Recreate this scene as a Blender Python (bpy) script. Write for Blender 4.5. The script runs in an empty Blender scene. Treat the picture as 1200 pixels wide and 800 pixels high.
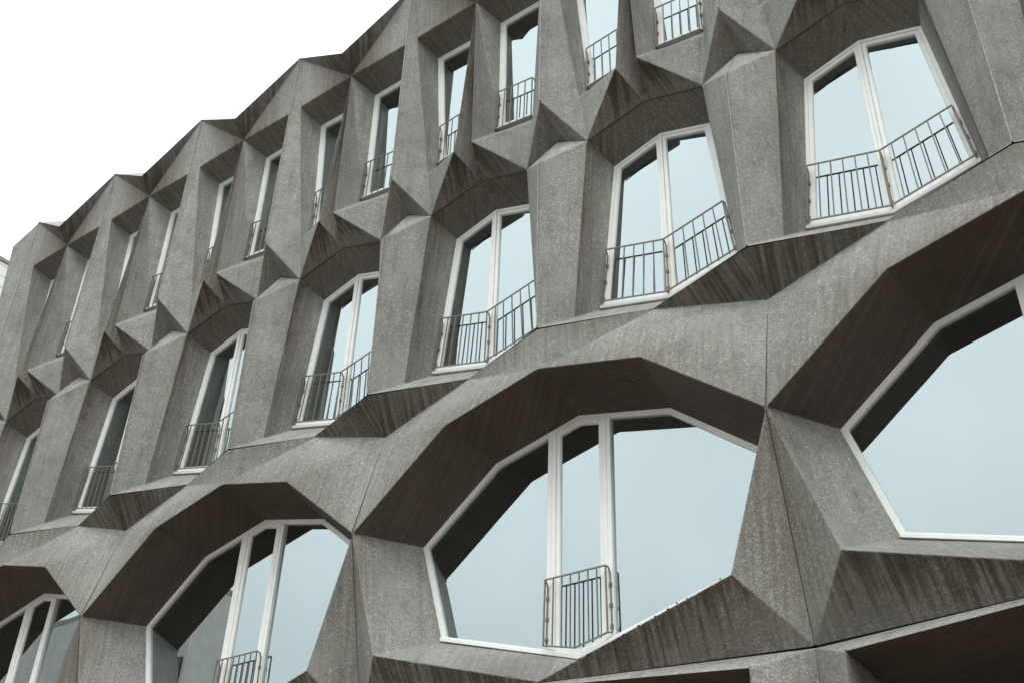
import bpy, bmesh, math, random
from mathutils import Vector, Matrix
random.seed(7)
D = 2.4                      # metres per facade bay
ZC = -4.09223454             # camera height in bay units (facade datum at star tips)
def W(x, y, z):              # facade units -> world metres (ground z = 0, camera at 1.6 m)
    return Vector((x * D, y * D, (z - ZC) * D + 1.6))
ZG = ZC - 1.6 / D            # ground level in bay units

scene = bpy.context.scene
col = scene.collection

# ------------------------------------------------------------------ materials
def new_mat(name):
    m = bpy.data.materials.new(name); m.use_nodes = True
    nt = m.node_tree; nt.nodes.clear()
    return m, nt
class NB:
    def __init__(s, nt): s.nt = nt
    def n(s, t, **k):
        nd = s.nt.nodes.new(t)
        for a, v in k.items():
            if a == 'inp':
                for kk, vv in v.items(): nd.inputs[kk].default_value = vv
            else: setattr(nd, a, v)
        return nd
    def l(s, a, b): s.nt.links.new(a, b)
    def math(s, op, a, b=None, clamp=False):
        nd = s.n('ShaderNodeMath', operation=op); nd.use_clamp = clamp
        for i, v in enumerate((a, b)):
            if v is None: continue
            if hasattr(v, 'type') and hasattr(v, 'links'): s.l(v, nd.inputs[i])
            else: nd.inputs[i].default_value = v
        return nd.outputs[0]
    def ramp(s, f, stops):
        nd = s.n('ShaderNodeValToRGB'); cr = nd.color_ramp
        while len(cr.elements) < len(stops): cr.elements.new(0.5)
        for e, (p, c) in zip(cr.elements, stops):
            e.position = p; e.color = (c, c, c, 1) if not hasattr(c, '__len__') else (*c, 1)
        s.l(f, nd.inputs[0]); return nd.outputs[0]
    def mix(s, mode, f, a, b):
        nd = s.n('ShaderNodeMix', data_type='RGBA', blend_type=mode)
        for i, v in ((0, f), (6, a), (7, b)):
            if hasattr(v, 'links'): s.l(v, nd.inputs[i])
            elif hasattr(v, '__len__'): nd.inputs[i].default_value = (*v, 1)
            else: nd.inputs[i].default_value = v
        return nd.outputs[2]

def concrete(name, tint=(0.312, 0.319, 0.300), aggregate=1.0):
    m, nt = new_mat(name); b = NB(nt)
    geo = b.n('ShaderNodeNewGeometry'); pos = geo.outputs['Position']
    # aggregate pebbles
    vor = b.n('ShaderNodeTexVoronoi', inp={'Scale': 88.0, 'Randomness': 1.0}); b.l(pos, vor.inputs['Vector'])
    sep = b.n('ShaderNodeSeparateColor'); b.l(vor.outputs['Color'], sep.inputs[0])
    peb = b.ramp(sep.outputs[0], [(0, .72), (.35, .9), (.75, 1.03), (.92, 1.2), (1, 1.7)])
    vor2 = b.n('ShaderNodeTexVoronoi', inp={'Scale': 150.0}); b.l(pos, vor2.inputs['Vector'])
    sep2 = b.n('ShaderNodeSeparateColor'); b.l(vor2.outputs['Color'], sep2.inputs[0])
    grit = b.ramp(sep2.outputs[1], [(0, .82), (.7, 1.0), (1, 1.25)])
    # where the aggregate shows more or less
    big = b.n('ShaderNodeTexNoise', inp={'Scale': .9, 'Detail': 5.0, 'Roughness': .6}); b.l(pos, big.inputs['Vector'])
    blot = b.n('ShaderNodeTexNoise', inp={'Scale': 4.5, 'Detail': 6.0, 'Roughness': .65}); b.l(pos, blot.inputs['Vector'])
    mid = b.n('ShaderNodeTexNoise', inp={'Scale': 24., 'Detail': 3.0}); b.l(pos, mid.inputs['Vector'])
    # run coordinate: distance along the face's own horizontal, so that runs follow its fall line
    cr = b.n('ShaderNodeVectorMath', operation='CROSS_PRODUCT'); cr.inputs[0].default_value = (0, 0, 1); b.l(geo.outputs['True Normal'], cr.inputs[1])
    nm = b.n('ShaderNodeVectorMath', operation='NORMALIZE'); b.l(cr.outputs[0], nm.inputs[0])
    dt = b.n('ShaderNodeVectorMath', operation='DOT_PRODUCT'); b.l(pos, dt.inputs[0]); b.l(nm.outputs[0], dt.inputs[1])
    sp = b.n('ShaderNodeSeparateXYZ'); b.l(pos, sp.inputs[0])
    rc = b.n('ShaderNodeCombineXYZ'); b.l(dt.outputs['Value'], rc.inputs[0]); b.l(sp.outputs[2], rc.inputs[2])
    mp = b.n('ShaderNodeMapping'); mp.inputs['Scale'].default_value = (8, 1, .5); b.l(rc.outputs[0], mp.inputs[0])
    st = b.n('ShaderNodeTexNoise', inp={'Scale': 1.0, 'Detail': 5.0, 'Roughness': .62}); b.l(mp.outputs[0], st.inputs['Vector'])
    mp2 = b.n('ShaderNodeMapping'); mp2.inputs['Scale'].default_value = (22, 1, 1.3); b.l(rc.outputs[0], mp2.inputs[0])
    st2 = b.n('ShaderNodeTexNoise', inp={'Scale': 1.0, 'Detail': 4.0}); b.l(mp2.outputs[0], st2.inputs['Vector'])
    pat = b.n('ShaderNodeTexNoise', inp={'Scale': 1.7, 'Detail': 4.0, 'Roughness': .55}); b.l(pos, pat.inputs['Vector'])
    worn = b.math('MULTIPLY', b.ramp(pat.outputs[0], [(.36, .5), (.6, 1.15)]), aggregate)
    c = b.mix('MULTIPLY', worn, tint, peb)
    c = b.mix('MULTIPLY', worn, c, grit)
    c = b.mix('MULTIPLY', 1.0, c, b.ramp(big.outputs[0], [(.3, .82), (.5, 1.0), (.7, 1.16)]))
    c = b.mix('MULTIPLY', 1.0, c, b.ramp(blot.outputs[0], [(.28, .74), (.45, .96), (.62, 1.06), (.75, 1.14)]))
    c = b.mix('MULTIPLY', .6, c, b.ramp(mid.outputs[0], [(.3, .85), (.7, 1.12)]))
    c = b.mix('MULTIPLY', .8, c, b.ramp(st.outputs[0], [(.3, .74), (.5, 1.0), (.72, 1.1)]))
    # grime, plus shade on the lintel soffits: painted into the corners of each face as a weight, broken up by runs and blotches
    at = b.n('ShaderNodeAttribute', attribute_name='dirt_shade')
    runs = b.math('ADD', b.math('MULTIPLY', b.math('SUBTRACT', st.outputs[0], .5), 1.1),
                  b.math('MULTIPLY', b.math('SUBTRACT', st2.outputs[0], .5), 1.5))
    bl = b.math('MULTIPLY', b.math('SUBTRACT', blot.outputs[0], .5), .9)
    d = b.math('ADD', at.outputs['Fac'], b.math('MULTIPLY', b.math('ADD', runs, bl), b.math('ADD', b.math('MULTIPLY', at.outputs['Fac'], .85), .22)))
    film_shade = b.ramp(d, [(.14, 0.0), (.55, .62), (1.0, .92)])
    c = b.mix('MIX', film_shade, c, b.mix('MULTIPLY', 1.0, c, (.44, .375, .325)))
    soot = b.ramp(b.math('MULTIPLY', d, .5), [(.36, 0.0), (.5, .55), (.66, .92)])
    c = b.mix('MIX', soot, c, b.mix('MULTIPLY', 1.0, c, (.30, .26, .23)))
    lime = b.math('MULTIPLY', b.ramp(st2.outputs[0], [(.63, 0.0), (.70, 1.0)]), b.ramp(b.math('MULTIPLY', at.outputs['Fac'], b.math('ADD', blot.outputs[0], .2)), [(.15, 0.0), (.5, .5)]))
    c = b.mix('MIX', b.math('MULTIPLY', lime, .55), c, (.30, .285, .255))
    oi = b.n('ShaderNodeObjectInfo')
    c = b.mix('MULTIPLY', 1.0, c, b.ramp(oi.outputs['Random'], [(0, .89), (1, 1.07)]))
    p = b.n('ShaderNodeBsdfPrincipled', inp={'Roughness': .88, 'Specular IOR Level': .3})
    b.l(c, p.inputs['Base Color'])
    h = b.math('ADD', b.math('MULTIPLY', vor.outputs['Distance'], -.9), b.math('MULTIPLY', blot.outputs[0], 1.6))
    h = b.math('ADD', h, b.math('MULTIPLY', vor2.outputs['Distance'], -.35))
    bp = b.n('ShaderNodeBump', inp={'Strength': .22, 'Distance': .012}); b.l(h, bp.inputs['Height'])
    b.l(bp.outputs[0], p.inputs['Normal'])
    o = b.n('ShaderNodeOutputMaterial'); b.l(p.outputs[0], o.inputs[0])
    return m

def simple(name, colr, rough=.5, metal=0., var=.12, scale=6., bump=0., spec=.5):
    m, nt = new_mat(name); b = NB(nt)
    geo = b.n('ShaderNodeNewGeometry')
    nz = b.n('ShaderNodeTexNoise', inp={'Scale': scale, 'Detail': 5.0}); b.l(geo.outputs['Position'], nz.inputs['Vector'])
    c = b.mix('MULTIPLY', 1.0, colr, b.ramp(nz.outputs[0], [(.3, 1 - var), (.7, 1 + var * .6)]))
    p = b.n('ShaderNodeBsdfPrincipled', inp={'Roughness': rough, 'Metallic': metal, 'Specular IOR Level': spec})
    b.l(c, p.inputs['Base Color'])
    if bump:
        bp = b.n('ShaderNodeBump', inp={'Strength': bump, 'Distance': .01}); b.l(nz.outputs[0], bp.inputs['Height']); b.l(bp.outputs[0], p.inputs['Normal'])
    o = b.n('ShaderNodeOutputMaterial'); b.l(p.outputs[0], o.inputs[0])
    return m

def glass(name):
    m, nt = new_mat(name); b = NB(nt)
    geo = b.n('ShaderNodeNewGeometry')
    nz = b.n('ShaderNodeTexNoise', inp={'Scale': 1.1, 'Detail': 1.0}); b.l(geo.outputs['Position'], nz.inputs['Vector'])
    bp = b.n('ShaderNodeBump', inp={'Strength': .10, 'Distance': .012}); b.l(nz.outputs[0], bp.inputs['Height'])
    g = b.n('ShaderNodeBsdfGlossy', inp={'Color': (.635, .725, .755, 1), 'Roughness': .0}); b.l(bp.outputs[0], g.inputs['Normal'])
    t = b.n('ShaderNodeBsdfTransparent', inp={'Color': (.62, .68, .66, 1)})
    lw = b.n('ShaderNodeLayerWeight', inp={'Blend': .35})
    fac = b.math('ADD', b.math('MULTIPLY', lw.outputs['Fresnel'], .34), .62, True)
    mx = b.n('ShaderNodeMixShader'); b.l(fac, mx.inputs[0]); b.l(t.outputs[0], mx.inputs[1]); b.l(g.outputs[0], mx.inputs[2])
    o = b.n('ShaderNodeOutputMaterial'); b.l(mx.outputs[0], o.inputs[0])
    return m

M = {
 'concrete': concrete('exposed_aggregate_concrete'),
 'soffit': concrete('soffit_concrete', (.138, .115, .104), .35),  # darker brown with fainter aggregate, for arch and ground-floor soffits
 'white': simple('white_painted_timber', (.87, .89, .875), .42, var=.05, scale=9, bump=.03),
 'steel': simple('bronze_grey_steel', (.19, .168, .15), .5, .2, var=.2, scale=30),
 'zinc': simple('zinc_flashing', (.24, .24, .225), .45, .3, var=.15, scale=4),
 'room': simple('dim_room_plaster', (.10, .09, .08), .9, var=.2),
 'roof': simple('roof_felt', (.10, .10, .10), .9),
 'joint': simple('joint_sealant', (.36, .35, .32), .8, var=.35, scale=25),
 'seam': simple('dark_joint_sealant', (.055, .048, .042), .85, var=.4, scale=25),
 'asphalt': simple('asphalt', (.065, .05, .04), .9, var=.25, scale=18, bump=.3),
 'paving': simple('concrete_paving', (.24, .17, .125), .85, var=.18, scale=5, bump=.1),
 'kerb': simple('granite_kerb', (.30, .29, .27), .8, var=.2, scale=20),
 'ground': simple('ground_soil', (.10, .09, .07), .95, var=.3, scale=2),
 'line': simple('road_paint', (.72, .72, .68), .6, var=.2, scale=12),
 'render': simple('pale_render', (.60, .58, .55), .85, var=.12, scale=2),
 'cladding': simple('pale_metal_cladding', (.80, .83, .83), .55, .0, var=.08, scale=3),
 'moss': simple('dark_moss', (.05, .042, .028), .95, var=.4, scale=60),
 'darkwin': simple('dark_window_glass', (.03, .035, .04), .08, var=.2),
 'glass': glass('coated_window_glass'),
}

# ------------------------------------------------------------------ object helpers
def link(name, me, mat, parent=None):
    o = bpy.data.objects.new(name, me); col.objects.link(o)
    if mat is not None: me.materials.append(mat)
    if parent is not None: o.parent = parent
    return o
def tag(o, label=None, cat=None, group=None, kind=None):
    for k, v in (('label', label), ('category', cat), ('group', group), ('kind', kind)):
        if v: o[k] = v
    return o
def empty(name, loc):
    o = bpy.data.objects.new(name, None); col.objects.link(o); o.location = loc; return o

def V(x, y, z): return Vector((x * D, y * D, z * D))   # local facade units -> metres

def panel_mesh(name, verts, faces, bevel=.0055, mirror=True, sub=True):
    """verts: {key:(x,y,z)}; faces: [(keys, dirt_shade weights)]; mirrored in x. Welded, outward = -y."""
    bm = bmesh.new(); cache = {}; lay = bm.loops.layers.float.new('dirt_shade')
    def vert(p):
        k = tuple(round(c, 5) for c in p)
        if k not in cache: cache[k] = bm.verts.new(V(*p))
        return cache[k]
    def addf(keys, dirt_shade, s):
        pts = [verts[k] for k in keys]
        pts = [(s * p[0], p[1], p[2]) for p in pts]
        vs = []
        for p in pts:
            v = vert(p)
            if v not in vs: vs.append(v)
        if len(vs) < 3: return
        ds = dirt_shade if hasattr(dirt_shade, '__len__') else [dirt_shade] * len(keys)
        order = list(zip(vs, ds))
        n = (vs[1].co - vs[0].co).cross(vs[2].co - vs[0].co)
        return order, n
    done = set()
    for keys, dirt_shade, flip in faces:
        for s in ((1, -1) if mirror else (1,)):
            r = addf(keys, dirt_shade, s)
            if not r: continue
            order, n = r
            if s < 0: order = order[::-1]
            fs = tuple(sorted(id(v) for v, _ in order))
            if fs in done: continue
            done.add(fs)
            f = bm.faces.new([v for v, _ in order])
            f.material_index = flip
            for lp, (_, d) in zip(f.loops, order): lp[lay] = d
    me = bpy.data.meshes.new(name); bm.to_mesh(me); bm.free()
    return me

def orient(me, ref):
    """flip faces so that they face the street side point ref (local metres)"""
    bm = bmesh.new(); bm.from_mesh(me)
    for f in bm.faces:
        c = f.calc_center_median(); r = Vector((c.x, ref.y, ref.z))
        if f.normal.dot(r - c) < 0: f.normal_flip()
    bm.to_mesh(me); bm.free()

def finish_panel(o, width=.016):
    md = o.modifiers.new('edge_rounding', 'BEVEL'); md.width = width; md.segments = 3
    md.limit_method = 'ANGLE'; md.angle_limit = math.radians(9); md.harden_normals = False

# ------------------------------------------------------------------ facade geometry (bay units; x from the bay's middle)
g = .0075                                             # open joint between precast panels
UP = dict(K=(.5, -.012, 1.571), Vt=(0, -.074, 1.253), Vb=(0, .030, 1.140), LC=(.463, .037, 1.143), SE=(.353, .138, .052),
          T=(.5, 0, 0), S=(.318, .150, -.254), F=(.059, .006, -.034), LP=(0, .164, -.157), I=(.5, .159, -.148),
          TOt=(.419, .196, 1.079), TIt=(.061, .196, 1.071), TIb=(.083, .196, .181), TOb=(.333, .196, .150), F0=(0, .006, -.034))
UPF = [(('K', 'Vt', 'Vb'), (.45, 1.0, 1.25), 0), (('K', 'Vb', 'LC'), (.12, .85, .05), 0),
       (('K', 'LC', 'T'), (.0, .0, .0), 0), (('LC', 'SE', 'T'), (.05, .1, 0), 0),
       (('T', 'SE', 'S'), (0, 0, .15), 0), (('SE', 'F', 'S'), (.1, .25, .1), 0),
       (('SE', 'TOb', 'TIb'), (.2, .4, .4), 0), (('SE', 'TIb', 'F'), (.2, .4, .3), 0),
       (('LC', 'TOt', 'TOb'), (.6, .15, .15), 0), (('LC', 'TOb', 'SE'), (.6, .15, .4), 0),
       (('LC', 'Vb', 'TIt', 'TOt'), (.5, .7, .55, .5), 0),  # upper lintel underside: painted-in shade along with grime
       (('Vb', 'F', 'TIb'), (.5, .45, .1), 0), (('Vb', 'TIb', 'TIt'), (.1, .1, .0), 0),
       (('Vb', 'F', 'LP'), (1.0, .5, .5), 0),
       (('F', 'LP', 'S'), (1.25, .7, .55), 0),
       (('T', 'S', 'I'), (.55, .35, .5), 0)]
MP = dict(S=(.318, .150, -.254 - g), I=(.5, .159, -.148 - g), M=(.5, .002, -.428), LP=(0, .164, -.157 - g), mT=(.264, .314, -.332), mP=(0, .314, -.251),
          mB=(.352, .314, -1.165), mC=(0, .314, -1.250), RB=(.399, .158, -1.281), PB=(.5, .017, -1.376), WJ=(0, .166, -1.383))
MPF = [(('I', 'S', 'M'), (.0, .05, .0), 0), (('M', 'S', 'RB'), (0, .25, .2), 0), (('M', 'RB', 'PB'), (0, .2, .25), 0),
       (('S', 'mT', 'mB', 'RB'), (1.0, .05, .05, .7), 0), (('S', 'LP', 'mP', 'mT'), (.7, .65, .6, .65), 0),  # lintel underside: shade put into the colour through this weight
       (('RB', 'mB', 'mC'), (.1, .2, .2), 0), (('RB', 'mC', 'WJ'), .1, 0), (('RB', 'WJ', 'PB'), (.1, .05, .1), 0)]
AP = dict(PC=(0, .017, -1.376 - g), WJ=(.5, .166, -1.383 - g), PE=(1, .017, -1.376 - g), SC=(1, .169, -1.540), N=(1, .026, -2.094),
          A1=(.498, .024, -1.701), A2=(0, .025, -1.580), bL=(.856, .344, -2.080), b0=(.452, .344, -1.762), b1=(0, .344, -1.654),
          bB=(.706, .344, -2.545), bC=(0, .344, -2.735), ST=(.807, .036, -2.670), SB=(0, .066, -2.894), B=(1, .205, -2.898))
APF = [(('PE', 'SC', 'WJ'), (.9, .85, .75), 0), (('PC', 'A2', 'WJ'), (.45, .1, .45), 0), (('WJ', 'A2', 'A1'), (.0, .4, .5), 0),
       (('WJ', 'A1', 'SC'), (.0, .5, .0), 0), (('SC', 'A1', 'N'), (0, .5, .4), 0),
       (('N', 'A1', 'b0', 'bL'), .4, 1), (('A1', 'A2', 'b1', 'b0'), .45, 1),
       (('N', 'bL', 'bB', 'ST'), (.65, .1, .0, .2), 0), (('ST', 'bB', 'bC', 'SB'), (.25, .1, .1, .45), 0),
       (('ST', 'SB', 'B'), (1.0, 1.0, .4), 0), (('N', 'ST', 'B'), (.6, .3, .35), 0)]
ZB = ZG + .25 / D
GP = dict(B=(1, .205, -2.898 - g), SB=(0, .066, -2.894 - g), GO=(.842, .043, -2.987), GL=(0, .060, -2.914), GB=(.842, .043, ZB), BB=(1, .195, ZB),
          Gr=(.90, 1.05, -3.010), Gs=(0, 1.05, -2.97), Gq=(.90, 1.05, ZB))
GPF = [(('B', 'SB', 'GL'), (.1, .2, .1), 0), (('B', 'GL', 'GO'), (.1, .1, .1), 0), (('B', 'GO', 'GB', 'BB'), (.25, .05, .4, .6), 0),
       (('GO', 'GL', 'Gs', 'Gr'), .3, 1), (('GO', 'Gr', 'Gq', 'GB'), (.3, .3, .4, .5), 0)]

building = tag(empty('office_building', (W(-1.5, 0, ZG))), 'grey faceted concrete office building with white-framed angular windows', 'building')
BL = building.location.copy()
def place(o, x): o.location = W(x, 0, 0) - BL; return o     # child of the building, facade datum at bay x

up_me = panel_mesh('parapet_panel', UP, UPF); orient(up_me, V(0, -30, -12))
mp_me = panel_mesh('pier_panel', MP, MPF); orient(mp_me, V(0, -30, -12))
ap_me = panel_mesh('arch_panel', AP, APF); orient(ap_me, V(0, -30, -12))
gp_me = panel_mesh('ground_panel', GP, GPF); orient(gp_me, V(0, -30, -2))
BAYS = list(range(3, -7, -1)); BIG = [2.5, .5, -1.5, -3.5, -5.5]

def repeat(proto, xs):
    """copy a part and its sub-parts along the facade"""
    for i, x in enumerate(xs):
        if i == 0: place(proto, x); continue
        c = proto.copy(); col.objects.link(c); place(c, x); c.parent = building
        for ch in proto.children:
            d = ch.copy(); col.objects.link(d); d.parent = c

for me, name, xs in ((up_me, 'parapet_panel', BAYS), (mp_me, 'pier_panel', BAYS), (ap_me, 'arch_panel', BIG), (gp_me, 'ground_panel', BIG)):
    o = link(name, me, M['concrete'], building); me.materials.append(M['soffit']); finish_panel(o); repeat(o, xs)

# ------------------------------------------------------------------ windows
def ins(poly, dist):
    """inset convex polygon (list of (x,z)), dist per edge i (i -> i+1)"""
    n = len(poly); area = sum(poly[i][0] * poly[(i + 1) % n][1] - poly[(i + 1) % n][0] * poly[i][1] for i in range(n))
    s = 1 if area > 0 else -1
    L = []
    for i in range(n):
        (x0, z0), (x1, z1) = poly[i], poly[(i + 1) % n]
        dx, dz = x1 - x0, z1 - z0; l = math.hypot(dx, dz); dx /= l; dz /= l
        nx, nz = -dz * s, dx * s
        d = dist[i] if hasattr(dist, '__len__') else dist
        L.append((x0 + nx * d, z0 + nz * d, dx, dz))
    out = []
    for i in range(n):
        x0, z0, ax, az = L[i - 1]; x1, z1, bx, bz = L[i]
        det = ax * bz - az * bx
        if abs(det) < 1e-9: out.append((x1, z1)); continue
        t = ((x1 - x0) * bz - (z1 - z0) * bx) / det
        out.append((x0 + ax * t, z0 + az * t))
    return out
def clip(poly, xc, keep_right):
    out = []; n = len(poly); f = (lambda p: p[0] - xc) if keep_right else (lambda p: xc - p[0])
    for i in range(n):
        a, b_ = poly[i], poly[(i + 1) % n]; fa, fb = f(a), f(b_)
        if fa >= 0: out.append(a)
        if fa * fb < 0:
            t = fa / (fa - fb); out.append((a[0] + (b_[0] - a[0]) * t, a[1] + (b_[1] - a[1]) * t))
    return out
def ring(bm, poly, profile, wmul=None):
    """sweep a stepped profile [(inset, y)] round the polygon"""
    n = len(poly); rows = []
    for d, y in profile:
        dd = [d * (wmul[i] if wmul else 1) for i in range(n)]
        rows.append([bm.verts.new(V(x, y, z)) for x, z in ins(poly, dd)])
    for r0, r1 in zip(rows, rows[1:]):
        for i in range(n):
            j = (i + 1) % n
            try: bm.faces.new((r0[i], r0[j], r1[j], r1[i]))
            except ValueError: pass
def box(bm, x0, x1, y0, y1, z0, z1, unit=True):
    f = V if unit else (lambda a, b, c: Vector((a, b, c)))
    vs = [bm.verts.new(f(x, y, z)) for x in (x0, x1) for y in (y0, y1) for z in (z0, z1)]
    for q in ((0, 1, 3, 2), (4, 6, 7, 5), (0, 4, 5, 1), (2, 3, 7, 6), (0, 2, 6, 4), (1, 5, 7, 3)):
        bm.faces.new([vs[i] for i in q])
def prism(bm, poly, y0, y1):
    a = [bm.verts.new(V(x, y0, z)) for x, z in poly]; b_ = [bm.verts.new(V(x, y1, z)) for x, z in poly]
    n = len(poly); bm.faces.new(a); bm.faces.new(b_[::-1])
    for i in range(n): bm.faces.new((a[i], b_[i], b_[(i + 1) % n], a[(i + 1) % n]))
def done(bm, name, bev=0):
    bmesh.ops.recalc_face_normals(bm, faces=bm.faces)
    me = bpy.data.meshes.new(name); bm.to_mesh(me); bm.free(); return me
def bar(bm, p, q, w, d=None):
    """square bar from p to q (bay units), w wide in metres"""
    p = V(*p); q = V(*q); ax = (q - p); L = ax.length; ax.normalize()
    up = Vector((0, 1, 0)) if abs(ax.y) < .9 else Vector((0, 0, 1))
    s = ax.cross(up).normalized(); t = s.cross(ax); h = w / 2; hd = (d or w) / 2
    vs = []
    for e in (p, q):
        for a, c in ((-1, -1), (1, -1), (1, 1), (-1, 1)): vs.append(bm.verts.new(e + s * h * a + t * hd * c))
    for i in range(4): bm.faces.new((vs[i], vs[(i + 1) % 4], vs[4 + (i + 1) % 4], vs[4 + i]))
    bm.faces.new(vs[3::-1]); bm.faces.new(vs[4:])
def pane_mesh(poly, y):
    bm = bmesh.new(); f = bm.faces.new([bm.verts.new(V(x, y, z)) for x, z in poly]); bm.normal_update()
    if f.normal.y > 0: f.normal_flip()
    me = bpy.data.meshes.new('pane'); bm.to_mesh(me); bm.free(); return me
SASH = lambda y: [(0, y + .012), (0, y), (.017, y), (.019, y + .004), (.0205, y + .012)]

def window(kind):
    if kind == 'mid': poly = [(-.352, -1.165), (0, -1.250), (.352, -1.165), (.264, -.332), (0, -.251), (-.264, -.332)]; y = .312; out = .016; bottoms = (0, 1)
    elif kind == 'big': poly = [(-.706, -2.545), (0, -2.740), (.706, -2.545), (.856, -2.08), (.452, -1.762), (0, -1.654), (-.452, -1.762), (-.856, -2.08)]; y = .342; out = .024; bottoms = (0, 1)
    else:
        s = 1 if kind == 'top_right' else -1
        poly = [(.083, .181), (.333, .150), (.419, 1.079), (.061, 1.071)]
        if s < 0: poly = [(-a, b_) for a, b_ in poly][::-1]
        y = .194; out = .014; bottoms = (0,) if s > 0 else (2,)
    n = len(poly); mul = [(1.0 if kind == 'big' else 1.9) if i in bottoms else 1 for i in range(n)]
    bm = bmesh.new()
    ring(bm, poly, [(0, y + .05), (0, y), (out, y), (out, y + .05)], mul)
    # projecting white sill board under the frame
    for i in bottoms:
        a, b_ = poly[i], poly[(i + 1) % n]
        dx, dz = b_[0] - a[0], b_[1] - a[1]
        q = [a, b_, (b_[0], b_[1] + .016), (a[0], a[1] + .016)]
        prism(bm, q, y - .016, y - .001)
    inner = ins(poly, [out * m for m in mul])
    sashes = []
    if kind == 'mid':
        zt = -.262; zb = -1.222
        prism(bm, [(-.0075, zb), (.0075, zb), (.0075, zt), (-.0075, zt)], y - .003, y + .04)
        sashes = [clip(inner, -.0078, False), clip(inner, .0078, True)]
    elif kind == 'big':
        for s in (-1, 1):
            xa, xb = sorted((s * .118, s * .160))
            zt = lambda x: -1.654 - abs(x) * (.108 / .452) - .012; zb = lambda x: -2.735 + abs(x) * (.2 / .71) + .02
            prism(bm, [(xa, zb(xa)), (xb, zb(xb)), (xb, zt(xb)), (xa, zt(xa))], y - .003, y + .05)
            xm = (xa + xb) / 2
            prism(bm, [(xm - .002, zb(xm)), (xm + .002, zb(xm)), (xm + .002, zt(xm)), (xm - .002, zt(xm))], y - .006, y - .0025)
        sashes = [clip(clip(inner, -.118, True), .118, False)]
    else: sashes = [inner]
    fr = link('window', done(bm, 'window_frame'), M['white'], building)
    md = fr.modifiers.new('edge_rounding', 'BEVEL'); md.width = .003; md.segments = 1; md.limit_method = 'ANGLE'
    for sp in sashes:
        sp = ins(sp, .0009)
        bm = bmesh.new(); ring(bm, sp, SASH(y + .004))
        link('sash', done(bm, 'sash'), M['white'], fr)
        link('pane', pane_mesh(ins(sp, .018), y + .0135), M['glass'], fr)
    if kind == 'big':
        for s in (-1, 1):
            pp = clip(inner, s * .160, s > 0)
            link('pane', pane_mesh(ins(pp, -.002), y + .0135), M['glass'], fr)
    return fr

repeat(window('mid'), BAYS)
repeat(window('top_right'), BAYS)
repeat(window('top_left'), BAYS)
repeat(window('big'), BIG)

# ------------------------------------------------------------------ railings
def railing(top, bot, y, yf, posts, nb, w=.0145):
    """top/bot: polylines of (x,z); posts: x fractions with a return to the frame; nb bars per span"""
    bm = bmesh.new(); bb = bmesh.new()
    def at(line, t):
        s = t * (len(line) - 1); i = min(int(s), len(line) - 2); f = s - i
        return tuple(line[i][k] + (line[i + 1][k] - line[i][k]) * f for k in (0, 1))
    for line in (top, bot):
        for a, b_ in zip(line, line[1:]): bar(bm, (a[0], y, a[1]), (b_[0], y, b_[1]), w, .012)
    for t in posts:
        a, b_ = at(top, t), at(bot, t)
        bar(bm, (a[0], y, a[1]), (b_[0], y, b_[1]), w, .012)
        # return: curves back to a second upright fixed on the frame
        k = .012; s = 1 if t > .5 else (-1 if t < .5 else 0)
        xa, xb = a[0] + s * .004, b_[0] + s * .004
        bar(bm, (a[0], y, a[1]), (xa, (y + yf) / 2, a[1] - .004), w * .8)
        bar(bm, (xa, (y + yf) / 2, a[1] - .004), (xa, yf - .006, a[1] - .024), w * .8)
        bar(bm, (xa, yf - .006, a[1] - .024), (xb, yf - .006, b_[1] + .006), w * .8)
        bar(bm, (b_[0], y, b_[1]), (xb, yf - .006, b_[1] + .006), w * .8)
        for fz in (.2, .55, .9):
            zz = a[1] - .024 + (b_[1] - a[1] + .03) * fz; xx = xa + (xb - xa) * fz
            box(bm, xx - .006, xx + .006, yf - .010, yf + .001, zz - .008, zz + .008)
    spans = len(posts) - 1
    for sidx in range(spans):
        for j in range(1, nb + 1):
            t = posts[sidx] + (posts[sidx + 1] - posts[sidx]) * j / (nb + 1)
            a, b_ = at(top, t), at(bot, t)
            bar(bb, (a[0], y, a[1]), (b_[0], y, b_[1]), .0115)
    r = link('railing', done(bm, 'railing'), M['steel'], building)
    link('baluster_row', done(bb, 'balusters'), M['steel'], r)
    return r
repeat(railing([(-.303, -.858), (0, -.935), (.303, -.858)], [(-.336, -1.143), (0, -1.226), (.336, -1.143)], .28, .31, (0, .5, 1), 5), BAYS)
repeat(railing([(.092, .452), (.326, .424)], [(.086, .170), (.324, .138)], .165, .193, (0, 1), 4), BAYS)
repeat(railing([(-.326, .424), (-.092, .452)], [(-.324, .138), (-.086, .170)], .165, .193, (0, 1), 4), BAYS)
repeat(railing([(-.145, -2.397), (0, -2.397), (.145, -2.397)], [(-.15, -2.668), (0, -2.702), (.15, -2.668)], .308, .341, (0, 1), 6), BIG)

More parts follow.
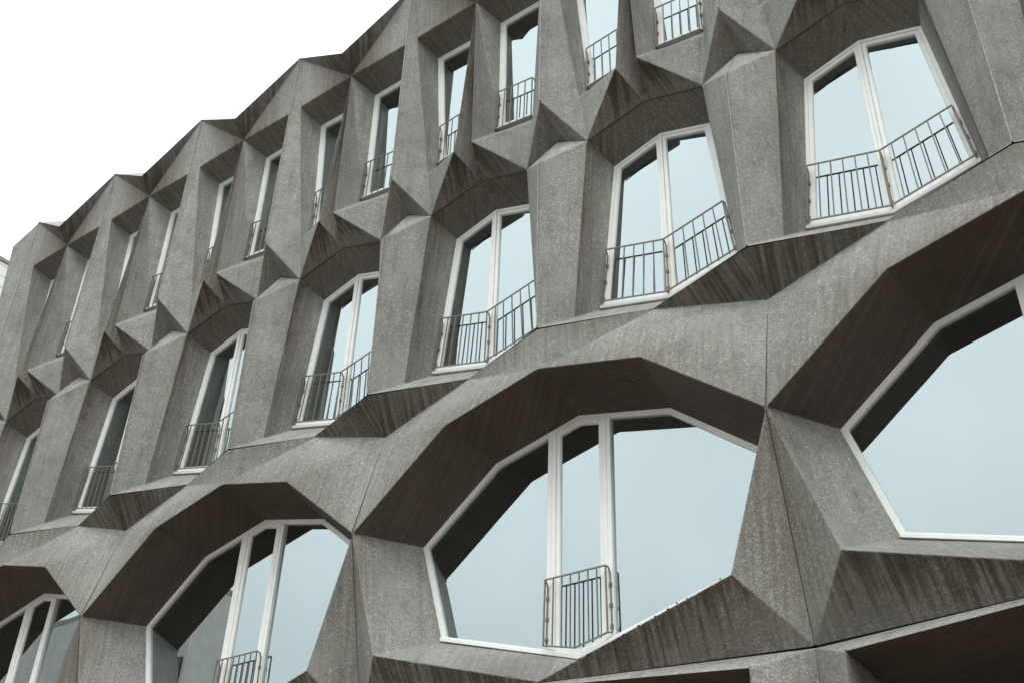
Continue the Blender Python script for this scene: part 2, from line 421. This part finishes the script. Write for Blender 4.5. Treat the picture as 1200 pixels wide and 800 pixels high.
# ------------------------------------------------------------------ panel joints, flashing, roof, body
def strip(bm, pts, half, lift):
    """thin raised bead along a polyline lying on the facade"""
    for a, b_ in zip(pts, pts[1:]):
        bar(bm, (a[0], a[1] + lift, a[2]), (b_[0], b_[1] + lift, b_[2]), half * 2)
bm = bmesh.new()
strip(bm, [(0, -.012, 1.565), (0, 0, .006)], .0075, -.0005)
strip(bm, [(0, .002, -.434), (0, .017, -1.370)], .006, .0002)
repeat(link('mortar_joint', done(bm, 'mortar_joint'), M['joint'], building), [x + .5 for x in BAYS] + [-6.5])
bm = bmesh.new()
strip(bm, [(0, .169, -1.545), (0, .026, -2.092)], .003, -.003)
strip(bm, [(0, .026, -2.099), (0, .205, -2.895)], .006, .001)
strip(bm, [(0, .205, -2.912), (0, .195, ZB)], .007, .001)
repeat(link('dark_joint', done(bm, 'dark_joint'), M['seam'], building), [3.5, 1.5, -.5, -2.5, -4.5])

bm = bmesh.new()
strip(bm, [(-.312, .1495, -.2600), (0, .1635, -.1625), (.312, .1495, -.2600)], .0045, .0)
repeat(link('shadow_joint', done(bm, 'shadow_joint'), M['seam'], building), BAYS)
bm = bmesh.new()     # moss cushions along a sill edge
for i in range(16):
    t = random.random() ** .8; p = Vector((.03 + .76 * t, .064 - .03 * t, -2.892 + .222 * t)) * D
    p += Vector((random.gauss(0, .004), random.gauss(.012, .01), .002)); r = random.uniform(.006, .013)
    mt = Matrix.Translation(p) @ Matrix.Diagonal((r * random.uniform(.8, 1.6), r * .8, r * random.uniform(.35, .75), 1))
    res = bmesh.ops.create_icosphere(bm, subdivisions=2, radius=1, matrix=mt)
    for v in res['verts']: v.co += Vector([random.gauss(0, r * .10) for _ in range(3)])
place(link('moss_clump', done(bm, 'moss_clump'), M['moss'], building), -1.5)
bm = bmesh.new()     # flashing: lead-grey slopes that rise behind each notch of the parapet
for s in (1, -1):
    vs = [bm.verts.new(V(*p)) for p in ((s * .5, -.012, 1.571), (0, -.074, 1.253), (0, .25, 1.571))]
    bm.faces.new(vs if s > 0 else vs[::-1])
bmesh.ops.remove_doubles(bm, verts=bm.verts, dist=1e-5)
fl = link('roof_flashing', done(bm, 'roof_flashing'), M['zinc'], building)
repeat(fl, BAYS)

def quadmesh(name, quads, mat, parent, loc=None, unit=True):
    bm = bmesh.new()
    for q in quads: bm.faces.new([bm.verts.new(V(*p) if unit else Vector(p)) for p in q])
    bmesh.ops.remove_doubles(bm, verts=bm.verts, dist=1e-5)
    o = link(name, done(bm, name), mat, parent)
    if parent is building: place(o, 0)
    return o
XL, XR, YB = -6.70, 3.5, 5.0
bm = bmesh.new()
pts = []
for j in BAYS[::-1]: pts += [(j - .5, -.012), (j, .25)]
pts.append((3.5, -.012))
f = [bm.verts.new(V(x, y, 1.571)) for x, y in pts] + [bm.verts.new(V(3.5, YB, 1.571)), bm.verts.new(V(XL, YB, 1.571)), bm.verts.new(V(XL, .25, 1.571))]
bm.faces.new(f)
place(link('roof', done(bm, 'roof'), M['roof'], building), 0)
quadmesh('end_wall', [
    [(-6.5, -.012, 1.571), (-6.745, -.043, 1.415), (-6.60, 0, 0), (-6.5, 0, 0)],
    [(-6.5, 0, 0), (-6.60, 0, 0), (-6.60, .017, -1.376), (-6.5, .017, -1.376)],
    [(-6.5, .017, -1.376), (-6.60, .017, -1.376), (-6.60, .03, ZG), (-6.5, .03, ZG)],
    [(-6.745, -.043, 1.415), (XL, .4, 1.571), (XL, .4, 0), (-6.60, 0, 0)],
    [(-6.60, 0, 0), (XL, .4, 0), (XL, .4, ZG), (-6.60, .03, ZG)],
    [(XL, .4, 1.571), (XL, YB, 1.571), (XL, YB, ZG), (XL, .4, ZG)],
    [(-6.5, -.012, 1.571), (-6.745, -.043, 1.415), (XL, .4, 1.571)]], M['concrete'], building)
quadmesh('side_wall', [[(XR, .3, 1.571), (XR, YB, 1.571), (XR, YB, ZG), (XR, .3, ZG)]], M['concrete'], building)
quadmesh('rear_wall', [[(XL, YB, 1.571), (XR, YB, 1.571), (XR, YB, ZG), (XL, YB, ZG)]], M['concrete'], building)
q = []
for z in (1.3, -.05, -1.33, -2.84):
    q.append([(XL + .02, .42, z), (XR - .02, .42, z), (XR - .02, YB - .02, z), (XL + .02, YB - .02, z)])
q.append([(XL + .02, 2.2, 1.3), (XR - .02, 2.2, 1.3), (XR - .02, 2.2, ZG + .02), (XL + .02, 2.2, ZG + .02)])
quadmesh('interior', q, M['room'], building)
bm = bmesh.new()     # shop glazing under the ground-floor openings
for x in BIG:
    for a in (-.90, -.3, .3, .88): box(bm, x + a, x + a + .02, 1.02, 1.05, ZB, -2.985)
    box(bm, x - .90, x + .90, 1.018, 1.052, ZB - .1, ZB + .05)
place(link('shopfront_frame', done(bm, 'shopfront_frame'), M['white'], building), 0)
quadmesh('shopfront_glass', [[(x - .90, 1.045, ZB), (x + .90, 1.045, ZB), (x + .90, 1.045, -2.975), (x - .90, 1.045, -2.975)] for x in BIG], M['darkwin'], building)
bm = bmesh.new(); box(bm, XL, XR, .03, 1.04, ZG, ZB - .002)
place(link('plinth', done(bm, 'plinth'), M['concrete'], building), 0)

# ------------------------------------------------------------------ neighbours
nb = tag(empty('neighbouring_building', W(-12.3, 3.5, ZG)), 'pale slatted building beyond the far left end of the concrete facade', 'building')
def nbox(name, mat, x0, x1, y0, y1, z0, z1, parent):
    bm = bmesh.new(); box(bm, x0 * D, x1 * D, y0 * D, y1 * D, (z0 - ZC) * D + 1.6, (z1 - ZC) * D + 1.6, False)
    me = done(bm, name); o = link(name, me, mat, parent); o.location = -parent.location; return o
nbox('wall', M['render'], -15, -9.02, .3, 8, ZG, 2.82, nb)
bm = bmesh.new()
zz = ZG + 1.2
while zz < 2.80:
    box(bm, -9.02 * D, -9.0 * D, .32 * D, 7.9 * D, (zz - ZC) * D + 1.6, (min(zz + .115, 2.82) - ZC) * D + 1.6, False); zz += .122
o = link('cladding', done(bm, 'cladding'), M['cladding'], nb); o.location = -nb.location
nbox('roof_edge', M['zinc'], -15.1, -8.985, .28, 8.1, 2.822, 2.862, nb)
nbox('window', M['darkwin'], -9.0, -8.985, .72, 1.35, 1.65, 2.22, nb)

op = tag(empty('opposite_building', W(-24, -10, ZG)), 'plain pale building across the street, mirrored in the lower left window panes', 'building')
nbox('wall', M['render'], -34, -15.6, -9.2, -8.2, ZG, 3.4, op)
nbox('roof_edge', M['zinc'], -34, -15.59, -9.21, -8.19, 3.402, 3.5, op)
for zz in (-3.4, -1.9, -.4, 1.1):
    for i in range(9): nbox('window', M['darkwin'], -33 + i * 2.05, -32.1 + i * 2.05, -8.2, -8.17, zz, zz + .95, op)

# ------------------------------------------------------------------ ground and street
def slab(name, mat, x0, x1, y0, y1, z0, z1):
    bm = bmesh.new(); box(bm, x0, x1, y0, y1, z0, z1, False)
    return tag(link(name, done(bm, name), mat), kind='structure')
bm = bmesh.new(); bm.faces.new([bm.verts.new(Vector(p)) for p in ((-900, -900, -.16), (900, -900, -.16), (900, 900, -.16), (-900, 900, -.16))])
tag(link('ground', done(bm, 'ground'), M['ground']), kind='structure')
slab('road', M['asphalt'], -300, 300, -14.6, -5.4, -.30, -.12)
slab('pavement', M['paving'], -300, 300, -5.1, .9, -.30, 0)
slab('far_pavement', M['paving'], -300, 300, -19.4, -14.9, -.30, 0)
slab('kerb', M['kerb'], -300, 300, -5.4, -5.1, -.30, .002)
slab('far_kerb', M['kerb'], -300, 300, -14.9, -14.6, -.30, .002)
bm = bmesh.new()
for i in range(-20, 20): box(bm, i * 6, i * 6 + 3, -10.06, -9.94, -.119, -.116, False)
tag(link('road_marking', done(bm, 'road_marking'), M['line']), kind='structure')

# ------------------------------------------------------------------ camera
cam = bpy.data.cameras.new('camera'); co = bpy.data.objects.new('camera', cam); col.objects.link(co)
R = [[0.8033709949683908, 0.5947421978347058, 0.02961017659929252], [-0.31137178660206305, 0.4619429997003095, -0.8304554627047251], [-0.507585120892779, 0.6579440577607061, 0.5562975479953508]]
m3 = Matrix(((R[0][0], -R[1][0], -R[2][0]), (R[0][1], -R[1][1], -R[2][1]), (R[0][2], -R[1][2], -R[2][2])))
mw = m3.to_4x4(); mw.translation = W(0.82696552, -3.17295339, ZC)
co.matrix_world = mw
cam.sensor_width = 36.0; cam.lens = 36.0 * 1291.625 / 1200.0; cam.clip_end = 3000; cam.clip_start = .05
scene.camera = co

# ------------------------------------------------------------------ light: bright overcast
SUN_EL, SUN_AZ = math.radians(52), math.radians(150)      # azimuth clockwise from +y (facade faces -y)
w = bpy.data.worlds.new('World'); scene.world = w; w.use_nodes = True
nt = w.node_tree; nt.nodes.clear(); b = NB(nt)
sky = b.n('ShaderNodeTexSky', sky_type='NISHITA'); sky.sun_disc = False
sky.sun_elevation = SUN_EL; sky.sun_rotation = SUN_AZ; sky.air_density = 1.0; sky.dust_density = 6.0; sky.ozone_density = 1.0
tc = b.n('ShaderNodeTexCoord'); sx = b.n('ShaderNodeSeparateXYZ'); b.l(tc.outputs['Generated'], sx.inputs[0])
hgt = b.math('MAXIMUM', sx.outputs['Z'], 0.0)
cn = b.n('ShaderNodeTexNoise', inp={'Scale': 3.0, 'Detail': 7.0, 'Roughness': .5}); b.l(tc.outputs['Generated'], cn.inputs['Vector'])
lum = b.math('MULTIPLY', b.math('ADD', b.math('MULTIPLY', hgt, 4.6), 5.0), b.math('ADD', b.math('MULTIPLY', cn.outputs[0], .50), .75))
cc = b.n('ShaderNodeCombineColor'); b.l(b.math('MULTIPLY', lum, .945), cc.inputs[0]); b.l(lum, cc.inputs[1]); b.l(b.math('MULTIPLY', lum, .985), cc.inputs[2])
cloud = b.mix('MIX', .88, sky.outputs[0], cc.outputs[0])          # a closed cloud layer over the clear sky
bg = b.n('ShaderNodeBackground', inp={'Strength': .15}); b.l(cloud, bg.inputs[0])
wo = b.n('ShaderNodeOutputWorld'); b.l(bg.outputs[0], wo.inputs[0])
sl = bpy.data.lights.new('sun', 'SUN'); so = bpy.data.objects.new('sun', sl); col.objects.link(so)
sl.energy = .6; sl.angle = math.radians(25); sl.color = (1, .98, .94)
dirv = Vector((math.sin(SUN_AZ) * math.cos(SUN_EL), math.cos(SUN_AZ) * math.cos(SUN_EL), math.sin(SUN_EL)))
so.rotation_euler = dirv.to_track_quat('Z', 'Y').to_euler(); so.location = (0, -30, 40)

vs = scene.view_settings
scene.display_settings.display_device = 'sRGB'
vs.view_transform = 'Standard'; vs.look = 'None'; vs.gamma = 1; vs.use_curve_mapping = False; vs.exposure = 0.56
scene.render.engine = 'CYCLES'; scene.cycles.max_bounces = 8; scene.cycles.use_denoising = True
